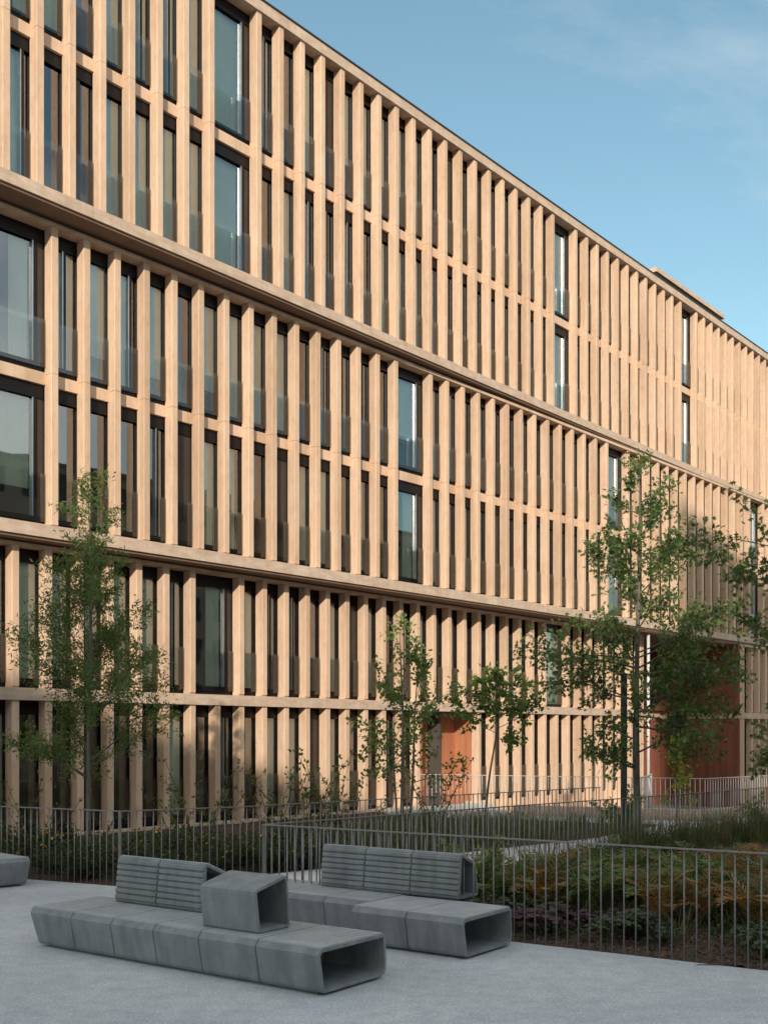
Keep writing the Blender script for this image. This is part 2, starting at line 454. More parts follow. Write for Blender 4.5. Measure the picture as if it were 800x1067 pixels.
# windows ---------------------------------------------------------------
def window_parts(w, h, kind, seed):
    """local: x along the wall, y inward, z up, origin at the lower left corner"""
    r = random.Random(seed); P = {}
    f = MB(); hd = .26; sl = .21
    f.box(0, w, 0, .10, h-hd, h, 0)
    f.box(0, w, 0, .10, 0, sl, 0)
    f.box(0, w, -.02, 0, h-hd-.03, h-hd+.0, 0)
    side = r.random() < .5
    f.box(0, .06, 0, .10, sl, h-hd, 0); f.box(w-.06, w, 0, .10, sl, h-hd, 0)
    wide = w > 1.2
    split = .78*w if wide else None
    if wide:
        f.box(split, split+.09, -.01, .10, sl, h-hd, 0)
        f.box(split-.022, split, -.015, .05, sl, h-hd, 1)
    elif kind in (1, 4):
        x = w*(.44 + .2*r.random())
        f.box(x, x+.025, -.012, .06, sl, h-hd, 1)
        f.box(x+.025, x+.09, -.01, .08, sl, h-hd, 0)
    P['frame'] = f
    p = MB(); p.face([(.06,.05,sl),(w-.06,.05,sl),(w-.06,.05,h-hd),(.06,.05,h-hd)]); P['pane'] = p
    if kind in (2, 3) and not wide:
        q = MB(); x0, x1 = (w*.30, w-.06) if kind == 2 else (.06, w*.5)
        q.box(x0, x1, .012, .045, sl, h-hd); P['solid_panel'] = q
    elif wide:
        q = MB(); q.box(split+.09, w-.06, .012, .045, sl, h-hd); P['solid_panel'] = q
    if kind in (0, 1, 5) or wide:
        c = MB(); a0 = .07; a1 = w*r.choice((.97,.97,.75,.5)) if not wide else split*.98
        if wide: a0 = split*r.choice((.25,.35,.5,.6))
        if r.random() < .7 and not wide: a0, a1 = w-a1, w-.07
        k = max(4, int((a1-a0)/.035)); pts = []
        for i in range(k+1):
            x = a0 + (a1-a0)*i/k
            pts.append((x, .15 + (.028 if i % 2 else -.028) + .01*r.random()))
        zb = sl if r.random() < .75 else h*(.2+.3*r.random())
        for (xa, ya), (xb, yb) in zip(pts, pts[1:]):
            c.face([(xa,ya,zb),(xb,yb,zb),(xb,yb,h-hd),(xa,ya,h-hd)])
        P['curtain'] = c
    elif kind == 4:
        c = MB(); zb = sl + (h-hd-sl)*r.choice((0, .3, .55)); z = h-hd
        while z > zb:
            c.box(.08, w-.08, .16, .185, max(zb, z-.055), z-.008); z -= .06
        P['blind'] = c
    if True:
        g = MB(); g.face([(.02,-.07,.10),(w-.02,-.07,.10),(w-.02,-.07,1.12),(.02,-.07,1.12)]); P['glass_guard'] = g
    return P
WM = {'frame': ['bronze','alu'], 'pane': ['pane'], 'solid_panel': ['panel'], 'curtain': ['curtain'], 'blind': ['blind'], 'glass_guard': ['guard']}
WALL = ['bronze','alu','pane','panel','curtain','blind','guard']
wins = []
def bays(pl, sfun, ns, z0, z1, smax=1e9, door=()):
    ns = sorted(ns)
    for a, b in zip(ns, ns[1:]):
        s0, s1 = sfun(a)-FW/2, sfun(b)-FW/2
        if s1 > smax or a in door: continue
        p = pl.P + pl.u*(s0+.4)
        infr = abs((p.x)/p.y) < .39
        vis = 1.0/p.y**2 * (s1-s0)
        wins.append((-vis + (0 if infr else 1e3), pl, s0, s1, z0, z1))
bays(T, sT, top_n, 13.385, 16.435); bays(T, sT, top_n, 16.705, 19.965)
bays(D, sM, mid_n, 6.605, 9.605); bays(D, sM, mid_n, 9.875, 12.905)
bays(L, sL, low_n, 3.195, 6.155); bays(L, sL, gnd_n, BASE+.16, 2.925, door=(17,))
rn = list(range(1, 24)); sR = lambda k: SR+.62+.7847*k
bays(D, sR, rn, 3.195, 6.155); bays(D, sR, rn, BASE+.16, 2.925)
wins.sort(key=lambda t: t[0])
cache = {}
restw = MB(); nrest = 0
for i, (_, pl, s0, s1, z0, z1) in enumerate(wins):
    w = round(s1-s0, 3); h = round(z1-z0, 3)
    lowtier = z0 < 3.1
    kind = R.choice((0,0,1,1,2,3,5,5,6,1,6,0)) if z0 > 13 else R.choice((0,1,2,0,4,6,5,6,1,3,5,1,0,5,6))
    var = R.randrange(4)
    key = (w, h, kind, var)
    if key not in cache:
        cache[key] = [window_parts(w, h, kind, hash(key) if False else int(w*1000)*7+int(h*1000)*3+kind*101+var), None]
    parts = cache[key][0]
    mat = pl.at(s0, z0, FD+.03)
    if i < 100:
        if cache[key][1] is None:
            cache[key][1] = {k: v.mesh('window' if k == 'frame' else k, [M[x] for x in WM[k]]) for k, v in parts.items()}
        ms = cache[key][1]
        wo = link('window', ms['frame'], BLD, mat)
        for k in ms:
            if k != 'frame': link(k, ms[k], wo)
    else:
        for k, v in parts.items():
            restw.add(v, mat, {j: WALL.index(x) for j, x in enumerate(WM[k])})
tag(restw.build('window', [M[x] for x in WALL], BLD), kind='stuff')

# small entrance door in red concrete -----------------------------------
d0, d1 = sL(17)+.0, sL(21)-FW
mb = MB(); w3 = (d1-d0-.09)/3
for k in range(3):
    mb.box(d0+.09+w3*k+.004, d0+.09+w3*(k+1)-.004, .95, 1.02, BASE, ZLB-.0)
mb.box(d0-.0, d0+.09, .0, 1.02, BASE, ZLB)
dr = mb.build('red_portal', M['red'], BLD, matrix=L.M)
mb = MB(); mb.box(d0+.09+w3*2-.06, d0+.09+w3*2-.03, .90, .93, .9, 1.3); mb.box(d0+.09+w3*2-.06, d0+.09+w3*2-.03, .93, .95, .93, .96); mb.build('door_handle', M['bronze'], dr)
mb = MB(); mb.box(d0+.09, d1, .39, .95, ZLB-.10, ZLB-.001); mb.build('portal_soffit', M['panel'], BLD, matrix=L.M)
mb = MB(); mb.box(d1, d1+.03, .28, 1.02, BASE, ZLB); mb.build('portal_side_wall', M['red'], BLD, matrix=L.M)

# large recessed entrance ------------------------------------------------
RD = 6.5
mb = MB()
for a, b in ((0.0, 1.55), (1.55, 3.1), (3.1, 4.65), (4.65, 6.5)):
    mb.box(SR-.13, SR-.001, a+.006, b-.006, -1.04, ZLB); mb.box(SR-.13, SR-.001, a+.006, b-.006, ZL1, ZLF+.1)
mb.box(SR-.10, SR-.02, .42, RD, -1.04, ZLF+.1)
mb.build('red_side_wall', M['red_shade'], BLD, matrix=D.M)
mb = MB(); mb.box(SR-.17, SR-.002, .01, RD, ZLB+.002, ZL1-.002); mb.build('side_wall_band', M['facade'], BLD, matrix=D.M)
# flank of the lower block that faces the recess, the back wall with doors, the soffit
mb = MB(); mb.box(SL1, SL1+.12, .0, 8.0, -1.04, ZM0-.34); mb.build('recess_side_wall', M['facade'], BLD, matrix=L.M)
mb = MB()
for k in range(7):
    mb.box(24.6+k*1.6+.01, 24.6+(k+1)*1.6-.01, RD, RD+.1, -1.04, ZLF+.1)
mb.build('recess_back_wall', M['red_shade'], BLD, matrix=D.M)
mb = MB()
for k in range(3):
    mb.box(27.8+k*1.6, 27.86+k*1.6, RD-.05, RD-.001, -1.04, 1.7); mb.box(29.3+k*1.6, 29.36+k*1.6, RD-.05, RD-.001, -1.04, 1.7)
    mb.box(27.86+k*1.6, 29.3+k*1.6, RD-.05, RD-.001, 1.62, 1.7); mb.box(28.9+k*1.6, 28.93+k*1.6, RD-.1, RD-.06, -.1, .5)
mb.build('entrance_doors', M['bronze'], BLD, matrix=D.M)
mb = MB()
for k in range(9):
    mb.box(26.6, SR-.18, .45+k*.7, .45+k*.7+.69, ZM0-.42, ZM0-.335)
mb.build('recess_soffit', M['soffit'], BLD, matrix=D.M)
mb = MB(); mb.box(26.9, SR, .02, .44, ZLF+.08, ZM0-.332); mb.build('lintel', M['facade'], BLD, matrix=D.M)

# roof pavilion set back above the roof edge
def pv(s, d, z): return T.M @ Vector((s, d, z))
mb = MB(); mb.hexa([pv(*p) for p in ((31.2,1.4,ZTR+1.55),(38.2,1.4,ZTR+1.55),(38.2,7,ZTR+1.55),(31.2,7,ZTR+1.55),(31.2,1.4,ZTR+1.74),(38.2,1.4,ZTR+1.74),(38.2,7,ZTR+1.74),(31.2,7,ZTR+1.74))])
pav = mb.build('roof_pavilion', M['cap'], BLD)
mb = MB(); mb.hexa([pv(*p) for p in ((31.7,1.75,ZTR-.04),(37.7,1.75,ZTR-.04),(37.7,6.5,ZTR-.04),(31.7,6.5,ZTR-.04),(31.7,1.75,ZTR+1.548),(37.7,1.75,ZTR+1.548),(37.7,6.5,ZTR+1.548),(31.7,6.5,ZTR+1.548))])
mb.build('pavilion_wall', M['panel'], pav)

# white column at the entrance and the dark post in the planting
col = empty('white_column', (10.35, 43.05, 0), label='slim white round column at the red recessed entrance', cat='column')
mb = MB(); mb.tube([(0,0,-1.04),(0,0,6.15)], .06, 16); mb.build('shaft', M['white'], col, smooth=True)
mb = MB(); mb.tube([(0,0,-1.045),(0,0,-1.02)], .16, 16); mb.build('base_plate', M['white'], col)
lp = empty('lamp_post', (4.80, 22.0, 0), label='dark grey square post standing beside the large oak-leaved tree', cat='post')
mb = MB(); mb.box(-.055,.055,-.055,.055,.02,3.38); mb.build('pole', M['post'], lp)
mb = MB(); mb.box(-.11,.11,-.11,.11,-.05,.02); mb.build('base_plate', M['post'], lp)
mb = MB(); mb.box(-.062,.062,-.062,.062,3.38,3.43); mb.box(-.062,.0,-.02,.02,.9,1.15); mb.build('cap', M['post'], lp)

# ------------------------------------------------------------------ railings
def railing(pts, label, mat, step=.122, rail_h=1.1, start_post=False, name='railing', lift=0.0, limit=100):
    root = empty(name, (pts[0][0], pts[0][1], 0), label=label, cat='railing')
    o = Vector((pts[0][0], pts[0][1], 0))
    hr = MB(); bal = []
    for (xa, ya), (xb, yb) in zip(pts, pts[1:]):
        a = Vector((xa, ya, 0))-o; b = Vector((xb, yb, 0))-o; d = (b-a); ln = d.length; d.normalize(); n = Vector((-d.y, d.x, 0))*.021
        e = d*.012
        z0, z1 = rail_h-.014, rail_h
        up = Vector((0,0,1))
        hr.hexa([a-n+up*z0-e, b-n+up*z0+e, b+n+up*z0+e, a+n+up*z0-e, a-n+up*z1-e, b-n+up*z1+e, b+n+up*z1+e, a+n+up*z1-e])
        k = int(ln/step)
        for i in range(k+1):
            bal.append((a + d*(i*ln/k), math.atan2(d.y, d.x)))
    hr.build('handrail', mat, root)
    m1 = MB(); m1.tube([(0,0,-.06),(0,0,rail_h-.0142)], .0085, 8); me = m1.mesh('baluster', mat, True)
    bal.sort(key=lambda t: abs((t[0]+o).x/(t[0]+o).y) > .37)
    rst = MB()
    for i, (p, rz) in enumerate(bal):
        mt = Matrix.Translation(p + Vector((0,0,lift))) @ Matrix.Rotation(rz, 4, 'Z')
        if i < limit: link('baluster', me, root, mt)
        else: rst.add(m1, mt)
    if rst.f: tag(rst.build('baluster', mat, root), kind='stuff')
    if start_post:
        m2 = MB()
        m2.box(-.02,.02,-.02,.02,-.06,rail_h-.015); m2.build('corner_post', mat, root)
    return root
railing([A0, A1], 'grey steel railing in front of the ferns, ending at the corner post behind the benches', M['steel'], start_post=True)
railing([A0, (1.93,17.0), (4.4,19.35), B1], 'grey steel railing running from the corner post back between the grasses and the ferns', M['steel'])
railing([CL, C0], 'grey steel railing behind the flat concrete block at the edge of the plaza', M['steel'], start_post=False)
railing([C0, (-2.21,16.9), C1], 'grey steel railing along the far side of the path, below the two slender trees', M['steel'], start_post=True)
railing([D0, D1, D2, (18, 36.2)], 'pale sunlit railing in front of the red door and the large entrance', M['paint_steel'], limit=100)
railing([(6.3,27.9),(7.1,29.6),(7.6,31.2)], 'short pale railing return behind the long sunlit railing', M['paint_steel'])
# low kerb under the far railing
mb = MB()
for (xa,ya),(xb,yb) in (((3.6,30.05),(8.1,28.1)),((8.3,28.2),(17.5,36.8))):
    a = Vector((xa,ya,0)); b = Vector((xb,yb,0)); d = (b-a).normalized(); n = Vector((-d.y,d.x,0))*.15
    mb.hexa([q-Vector((0,0,1.05)) for q in (a-n, b-n, b+n, a+n)] + [q+Vector((0,0,.28)) for q in (a-n, b-n, b+n, a+n)])
tag(mb.build('low_kerb_wall', M['cap']), label='low sand-coloured kerb along the paving by the entrance', cat='kerb')

# ------------------------------------------------------------------ benches
UZ = math.atan2(-.586, .81)
SEAT = [(.03,0),(.835,0),(.882,.015),(.908,.05),(.915,.12),(.903,.30),(.895,.362),(.872,.385),(.0,.385),(-.03,.382),(-.07,.335),(-.066,.30),(-.015,.04),(.0,.012)]
BACK = [(.012,0),(.395,0),(.41,.02),(.365,.34),(.345,.372),(.09,.482),(.066,.486),(.05,.465),(.0,.02)]
BOX = [(.012,0),(.415,0),(.437,.02),(.434,.10),(.402,.455),(.385,.48),(.35,.484),(-.02,.398),(-.046,.378),(-.046,.345),(.0,.015)]
def offset(poly, t):
    out = []; k = len(poly)
    for i in range(k):
        p0 = Vector(poly[i-1]); p = Vector(poly[i]); p1 = Vector(poly[(i+1)%k])
        a = (p-p0).normalized(); b = (p1-p).normalized()
        n = Vector((-a.y-b.y, a.x+b.x)); n.normalize()
        c = max(.35, n.dot(Vector((-a.y, a.x))))
        q = p + n*(t/c); out.append((q.x, q.y))
    return out
def module(mb, prof, u0, u1, thick=.034, open0=False, open1=False, z=.022, v=0, slope0=0., slope1=0., ch=.006):
    """extruded hollow module between u0 and u1; slope tilts a closed end outward"""
    k = len(prof); inner = offset(prof, thick); small = offset(prof, ch)
    top = max(q[1] for q in prof)
    def ring(pr, u, sl=0.):
        n = len(mb.v)
        for a, b in pr: mb.v.append((u + sl*(b/top), a+v, b+z))
        return n
    def quads(r0, r1, flip=False):
        for i in range(k):
            j = (i+1)%k
            mb.f.append((r0+i, r1+i, r1+j, r0+j) if not flip else (r0+i, r0+j, r1+j, r1+i)); mb.m.append(0)
    s0, s1 = slope0, slope1
    ra = ring(small, u0+(.0 if open0 else .0), s0); rb = ring(prof, u0+ch, s0); rc = ring(prof, u1-ch, s1); rd = ring(small, u1, s1)
    quads(ra, rb); quads(rb, rc); quads(rc, rd)
    if open1 or open0:
        ri1 = ring(inner, u1, s1); ri0 = ring(inner, u0, s0)
        if open1:
            quads(rd, ri1)
        quads(ri1, ri0)
        if open0: quads(ri0, ra)
        else:
            mb.f.append(tuple(ri0+i for i in range(k))); mb.m.append(0)
            mb.f.append(tuple(ra+i for i in range(k-1,-1,-1))); mb.m.append(0)
        if not open1:
            mb.f.append(tuple(ri1+i for i in range(k-1,-1,-1))); mb.m.append(0)
            mb.f.append(tuple(rd+i for i in range(k))); mb.m.append(0)
    else:
        mb.f.append(tuple(ra+i for i in range(k-1,-1,-1))); mb.m.append(0)
        mb.f.append(tuple(rd+i for i in range(k))); mb.m.append(0)
def bar(mb, p0, p1, u0, u1, t, mi=1, c=.005):
    """rounded-edge slat on the profile segment p0->p1 (v,z), proud by t, running along u"""
    p0 = Vector(p0); p1 = Vector(p1); a = (p1-p0).normalized(); n = Vector((-a.y, a.x))*-1
    pr = [p0-n*.01, p0+n*(t-c), p0+n*t+a*c, p1+n*t-a*c, p1+n*(t-c), p1-n*.01]
    k = len(pr); n0 = len(mb.v)
    for u in (u0, u0+c, u1-c, u1):
        for i, q in enumerate(pr):
            qq = q if u in (u0+c, u1-c) or i in (0, k-1) else q-n*c
            mb.v.append((u, qq.x, qq.y))
    for r in range(3):
        b = n0+r*k
        for i in range(k):
            j = (i+1)%k
            mb.f.append((b+i, b+k+i, b+k+j, b+j)); mb.m.append(mi)
    mb.f.append(tuple(n0+i for i in range(k-1,-1,-1))); mb.m.append(mi)
    mb.f.append(tuple(n0+3*k+i for i in range(k))); mb.m.append(mi)
MD = .685
def seat_part(us, open_last, slatted, slope=-.075, v=0, left_open=False):
    mb = MB()
    for i, (a, b) in enumerate(zip(us, us[1:])):
        first, last = i == 0, i == len(us)-2
        module(mb, SEAT, a+.004, b-.004, open1=(last and open_last), open0=(first and left_open), slope0=slope if first and not left_open else 0, v=v)
        if i in slatted:
            x0 = .10; k = 12; st = (.862-x0)/k
            bar(mb, (x0-.126+v, .407), (x0-.006+v, .407), a+.008+(slope if first else 0), b-.008, .012)
            for j in range(k):
                bar(mb, (x0+j*st+v, .407), (x0+(j+1)*st-.017+v, .407), a+.008+(slope*1.0 if first else 0), b-.008, .012)
        else:
            bar(mb, (-.026+v, .407), (.862+v, .407), a+.008+(slope if first else 0), b-.008, .010)
    return mb
def back_part(us, v, z=.421, mirrored=False, open_last=True):
    mb = MB()
    pr = BACK if not mirrored else BOX
    for i, (a, b) in enumerate(zip(us, us[1:])):
        module(mb, pr, a+.004, b-.004, thick=.030, open1=(i == len(us)-2 and open_last), open0=False, v=v, z=z)
        if not mirrored:
            p0 = Vector((.004+v, .03+z)); p1 = Vector((.05+v, .462+z)); dd = (p1-p0)/7
            for j in range(7):
                bar(mb, tuple(p0+dd*(j+1)-dd*.11), tuple(p0+dd*j+dd*.11), a+.008, b-.008, .022, mi=0, c=.009)
            bar(mb, (.345+v,.375+z), (.085+v,.487+z), a+.008, b-.008, .006, mi=1)
    return mb
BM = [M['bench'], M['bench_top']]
b1 = empty('bench', (-3.53, 11.40, 0), UZ, label='nearest long grey concrete bench with a cube-like side table and an open hollow end', cat='bench')
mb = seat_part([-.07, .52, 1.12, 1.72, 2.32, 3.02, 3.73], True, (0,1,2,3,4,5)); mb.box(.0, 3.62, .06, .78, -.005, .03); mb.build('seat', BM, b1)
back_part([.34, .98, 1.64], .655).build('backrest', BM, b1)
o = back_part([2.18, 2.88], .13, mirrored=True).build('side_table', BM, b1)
b2 = empty('bench', (-.305, 11.52, 0), UZ, label='concrete bench further back with a three-panel slatted backrest and a shifted front seat block', cat='bench')
mb = seat_part([0, .685, 1.37], True, (), slope=0, v=.0); mb.box(.05, 1.27, .06, .78, -.005, .03); mb.build('front_seat_block', BM, b2)
mb = seat_part([-2.55, -1.95, -1.30, -.65, -.02], False, (0,1,2,3), v=.34)
for a, b in ((-2.4,-.1),): mb.box(a, b, .40, 1.12, -.005, .03)
mb.build('seat', BM, b2)
mb = MB(); mb.box(.0, .70, .945, 1.24, 0, .385); mb.build('backrest_support', BM, b2)
back_part([-1.20, -.56, .08, .72], .90).build('backrest', BM, b2)
b3 = empty('bench', (-5.22, 16.05, 0), UZ + pi/2 - .12, label='flat grey concrete seating block without a backrest at the left railing', cat='bench')
mb = MB()
for a, b, f in ((-2.6,-1.9,0),(-1.9,-1.2,0),(-1.2,-.55,0),(-.55,0,1)):
    module(mb, SEAT, a+.004, b-.004, slope1=.03 if f else 0)
    bar(mb, (-.026,.407), (.862,.407), a+.008, b-.008+(.03 if f else 0), .010)
mb.build('seat', BM, b3)

# ------------------------------------------------------------------ plants
def leaf(mb, p, d, n, ln, w, mi=0):
    """pointed leaf: a bent diamond"""
    s = d.cross(n)
    if s.length < 1e-6: s = Vector((1,0,0))
    s.normalize(); n = s.cross(d)
    a = p; b = p + d*ln*.45 + s*w*.5 + n*w*.12; c = p + d*ln - n*ln*.10; e = p + d*ln*.45 - s*w*.5 + n*w*.12
    k = len(mb.v); mb.v += [tuple(a), tuple(b), tuple(c), tuple(e)]
    mb.f += [(k, k+1, k+2), (k, k+2, k+3)]; mb.m += [mi, mi]
def rv(r):
    while True:
        v = Vector((r.uniform(-1,1), r.uniform(-1,1), r.uniform(-1,1)))
        if .05 < v.length < 1: return v.normalized()
def lobed(mb, p, d, n, ln, w, mi=0):
    """deeply cut oak leaf: blade with pairs of side lobes"""
    s = d.cross(n)
    if s.length < 1e-6: s = Vector((1,0,0))
    s.normalize(); n = s.cross(d)
    k = len(mb.v); c = lambda t, q, h=0: tuple(p + d*ln*t + s*w*q + n*ln*h)
    mb.v += [c(0,0), c(.28,.12), c(.36,.52,-.05), c(.48,.14), c(.62,.50,-.07), c(.72,.12), c(1,0,-.14), c(.72,-.12), c(.62,-.50,-.07), c(.48,-.14), c(.36,-.52,-.05), c(.28,-.12)]
    mb.f += [(k,k+1,k+2,k+3,k+9,k+10,k+11), (k+3,k+4,k+5,k+6,k+7,k+8,k+9)]; mb.m += [mi, mi]

def tree(name, label, cat, base, H, seed, lmat, trunk_r, crown0, prof, nbr, leaf_l, leaf_w, per, elev=35, stems=1, twigs=7, lean=(0,0), extra=(), group=None, cluster=.16, shape=leaf, sub=5, lmat2=None, dens=None, wig=.05):
    """trunk and limbs as tapered tubes, foliage as individual leaves in clusters on the twigs"""
    r = random.Random(seed)
    root = empty(name, base, label=label, cat=cat, group=group)
    tb = MB(); lb = MB()
    def leaves(p, d, cnt, spread):
        cnt = int(round(cnt))
        for _ in range(cnt):
            q = p + rv(r)*spread*r.random()
            dd = (d*.5 + rv(r) + Vector((0,0,-.15))).normalized()
            shape(lb, q, dd, (Vector((0,0,1))*.7 + rv(r)).normalized(), leaf_l*r.uniform(.6,1.2), leaf_w*r.uniform(.7,1.2), 0 if r.random() < .8 or not lmat2 else 1)
    def limb(p, d, ln, rad, depth, up):
        n = 6; pts = [p.copy()]; rr = [rad]; q = p.copy(); dd = d.copy(); w = rv(r)*.10
        for i in range(n):
            dd = (dd + Vector((0,0,up)) + w*.6 + rv(r)*.11).normalized(); q = q + dd*ln/n
            pts.append(q.copy()); rr.append(max(.0022, rad*(1-.88*(i+1)/n)))
        tb.tube(pts, rr, 5 if depth else 6, cap=False)
        if depth == 0:
            cnt = max(3, int(ln*twigs))
            for j in range(cnt):
                t = .22 + .78*(j+.5)/cnt; f = t*n; i = min(n-1, int(f)); pt = pts[i].lerp(pts[i+1], f-i)
                ax = (pts[i+1]-pts[i]).normalized(); side = (rv(r) + Vector((0,0,-.05))); side = (side-ax*side.dot(ax)).normalized()
                limb(pt, (ax*.75+side*.85).normalized(), ln*.32*(1.15-t*.55)*r.uniform(.6,1.3)+.10, rad*.30, 1, .02)
            leaves(pts[-1], dd, per, cluster)
        else:
            for i in range(1, n+1):
                dn = 1.0 if dens is None else max(0, dens(pts[i]))
                c = per*dn; c = int(c) + (1 if r.random() < c-int(c) else 0)
                leaves(pts[i], dd, c, cluster)
    for st in range(stems):
        hh = H*(1-.16*st); az = r.random()*6.28
        pts = []; rr = []; N = 14
        ph = r.random()*6
        for i in range(N+1):
            t = i/N
            pts.append(Vector((lean[0]*t + wig*sin(ph+t*5)*t + (st*.12*cos(az))*(1+t*2), lean[1]*t + wig*cos(ph*1.3+t*4)*t + (st*.12*sin(az))*(1+t*2), -.06 + (hh+.06)*t)))
            rr.append(max(.004, trunk_r*(1-.18*st)*(1.25 if i == 0 else 1)*(1-t)**.8 + .004))
        tb.tube(pts, rr, 9)
        for i in range(nbr//stems):
            t = crown0 + (1-crown0)*((i+.5)/(nbr//stems))**.92
            a = az + i*2.39996 + r.uniform(-.4,.4)
            f = t*N; k = min(N-1, int(f)); p = pts[k].lerp(pts[k+1], f-k)
            tt = (t-crown0)/(1-crown0)
            ln = prof(tt)*r.uniform(.7,1.2)
            el = radians(elev + 30*tt + r.uniform(-14,14))
            limb(p, Vector((cos(a)*cos(el), sin(a)*cos(el), sin(el))), ln, rr[k]*.30+.004, 0, .05)
        leaves(pts[-1], Vector((0,0,1)), per*3, cluster)
    for (z, a, el, ln) in extra:
        f = z/H*N; k = min(N-1, int(f)); p = pts[k].lerp(pts[k+1], f-k)
        a = radians(a); el = radians(el)
        limb(p, Vector((cos(a)*cos(el), sin(a)*cos(el), sin(el))), ln, rr[k]*.34+.005, 0, .02)
    tb.build('trunk', M['bark'], root, smooth=True)
    lb.build('crown', [M[lmat]] + ([M[lmat2]] if lmat2 else []), root)
    return root

tree('slender_tree', 'airy narrow-leaved tree behind the left railing in front of the dark windows', 'tree', (-4.85, 18.05, 0), 6.35, 5, 'leaf_olive', .042, .22,
     lambda t: 1.70*(1-t)**.95*(.55+.45*min(1,t*5))+.20, 46, .092, .025, 7.6, elev=26, twigs=10, cluster=.17, stems=2, lmat2='leaf_green', wig=.06)
tree('young_tree', 'small broad-leaved tree left of the red door with two thin stems', 'tree', (.35, 21.6, 0), 4.35, 8, 'leaf_green', .038, .30,
     lambda t: 1.25*(1-t)**.6*(.6+.4*min(1,t*4))+.15, 24, .105, .06, 2.9, elev=28, twigs=7, cluster=.14, stems=3)
tree('young_tree', 'smallest tree with a bent bare stem in front of the red door', 'tree', (2.08, 22.8, 0), 3.35, 21, 'leaf_green', .026, .62,
     lambda t: 1.05*(1-t)**.4*.8+.2, 13, .115, .068, 5, elev=10, twigs=7, cluster=.14, lean=(.28,0), wig=.10)
tree('oak_tree', 'largest tree, with dark pointed-lobed foliage rising beside the dark post', 'tree', (4.84, 21.0, 0), 7.35, 33, 'leaf_oak', .07, .20,
     lambda t: (1.95*(1-t)**.9*(.55+.45*min(1,t*3)))*1.0+.25, 26, .14, .078, 4.3, elev=10, twigs=8, cluster=.20, shape=lobed, lmat2='leaf_green',
     extra=((1.6, 190, 10, 1.2), (2.9, 185, 8, 1.3), (3.7, 175, 8, 2.0), (3.5, 200, 12, 1.7), (4.9, 178, 30, 1.2), (5.3, 183, 20, 1.0), (3.7, 0, 22, 2.0), (3.5, 20, 18, 1.7), (3.4, -8, 8, 1.9), (2.9, -20, 0, 1.9), (2.7, 5, -8, 1.8), (2.4, 15, -5, 1.6), (2.6, -40, 0, 1.5), (4.9, 3, 45, 1.3)))
tree('oak_tree', 'oak reaching drooping branches in from beyond the right edge', 'tree', (7.05, 16.2, 0), 6.4, 41, 'leaf_oak', .075, .34,
     lambda t: 1.35*(1-t)**.5+.2, 20, .145, .085, 5, elev=8, twigs=6, cluster=.17, shape=lobed, lmat2='leaf_green',
     extra=((4.7, 170, 22, 2.6), (3.6, 178, 5, 1.7), (4.2, 165, 10, 1.8), (2.1, 172, 5, 1.7)))
tree('young_tree', 'yellow-green young tree catching sun before the red entrance wall', 'tree', (7.0, 26.3, 0), 2.0, 55, 'leaf_yellow', .02, .15,
     lambda t: .42*(1-t)**.5+.08, 16, .08, .04, 3, elev=45, twigs=7, cluster=.10)

# shrubs ---------------------------------------------------------------
def shrub_mesh(seed, h, w, stems, lmat, ll, lw, per, flowers=0, upright=.8, cluster=.06):
    r = random.Random(seed); tb = MB(); lb = MB()
    for s in range(stems):
        a = r.random()*6.28; q = Vector((r.uniform(-.1,.1)*w, r.uniform(-.1,.1)*w, -.03))
        d = Vector((cos(a)*(1-upright), sin(a)*(1-upright), upright)).normalized(); pts = [q.copy()]
        n = 7; hh = h*r.uniform(.6,1.05)
        for i in range(n):
            d = (d + rv(r)*.16 + Vector((cos(a),sin(a),0))*.06*w).normalized(); q = q+d*hh/n; pts.append(q.copy())
            if i > 0:
                for _ in range(per):
                    dd = (rv(r)+Vector((0,0,.3))+d*.3).normalized()
                    leaf(lb, q+rv(r)*cluster*r.random(), dd, rv(r), ll*r.uniform(.6,1.2), lw*r.uniform(.8,1.2))
        tb.tube(pts, [.008*(1-i/(n+1))+.002 for i in range(n+1)], 4, cap=False)
        if flowers and r.random() < flowers:
            for _ in range(5):
                leaf(lb, q, rv(r), rv(r), .035, .03, 1)
    return tb, lb
def shrub_proto(name, label, cat, group, loc, rz, *a, **k):
    tb, lb = shrub_mesh(*a, **k)
    root = empty(name, loc, rz, label=label, cat=cat, group=group)
    tb.build('stem', M['stem'], root); lb.build('foliage', [M[a[4]], M['flower']], root)
    return root
# tall sparse stemmed shrubs against the facade
spots = [(-5.9,18.6,1.0),(-3.2,19.2,1.25),(-3.45,18.9,.9),(-1.95,20.3,1.15),(-1.45,20.7,1.3),(-1.0,21.0,1.35),(-.65,20.9,1.1),(1.0,22.3,1.2),(-2.6,19.6,.8)]
pr = shrub_proto('tall_shrub', 'open leafy shrub with upright stems growing against the facade', 'shrub', 'upright shrubs along the facade', (*spots[0][:2],0), 0, 70, 1.55, .8, 9, 'leaf_olive', .07, .035, 5, cluster=.08)
for i, (x, y, s) in enumerate(spots[1:]): copy_tree(pr, (x,y,0), i*1.7, scale=s)
# dense low shrubs behind the left railings
pr = shrub_proto('low_shrub', 'low dense green shrub behind the left railing', 'shrub', 'low green shrubs in the left bed', (-8.2,18.9,0), 0, 71, .78, 1.1, 34, 'leaf_dark', .055, .028, 7, flowers=.25, upright=.62, cluster=.07)
r = random.Random(4); k = 0
for i in range(46):
    t = r.random(); w = r.random()
    x = -8.3 + t*7.4; ybase = 18.1-.5*(x+8.3) if x < C0[0] else 15.95+.62*(x-C0[0])
    y = ybase + .35 + w*2.3
    copy_tree(pr, (x, y, 0), r.random()*6, scale=r.uniform(.65,1.1))
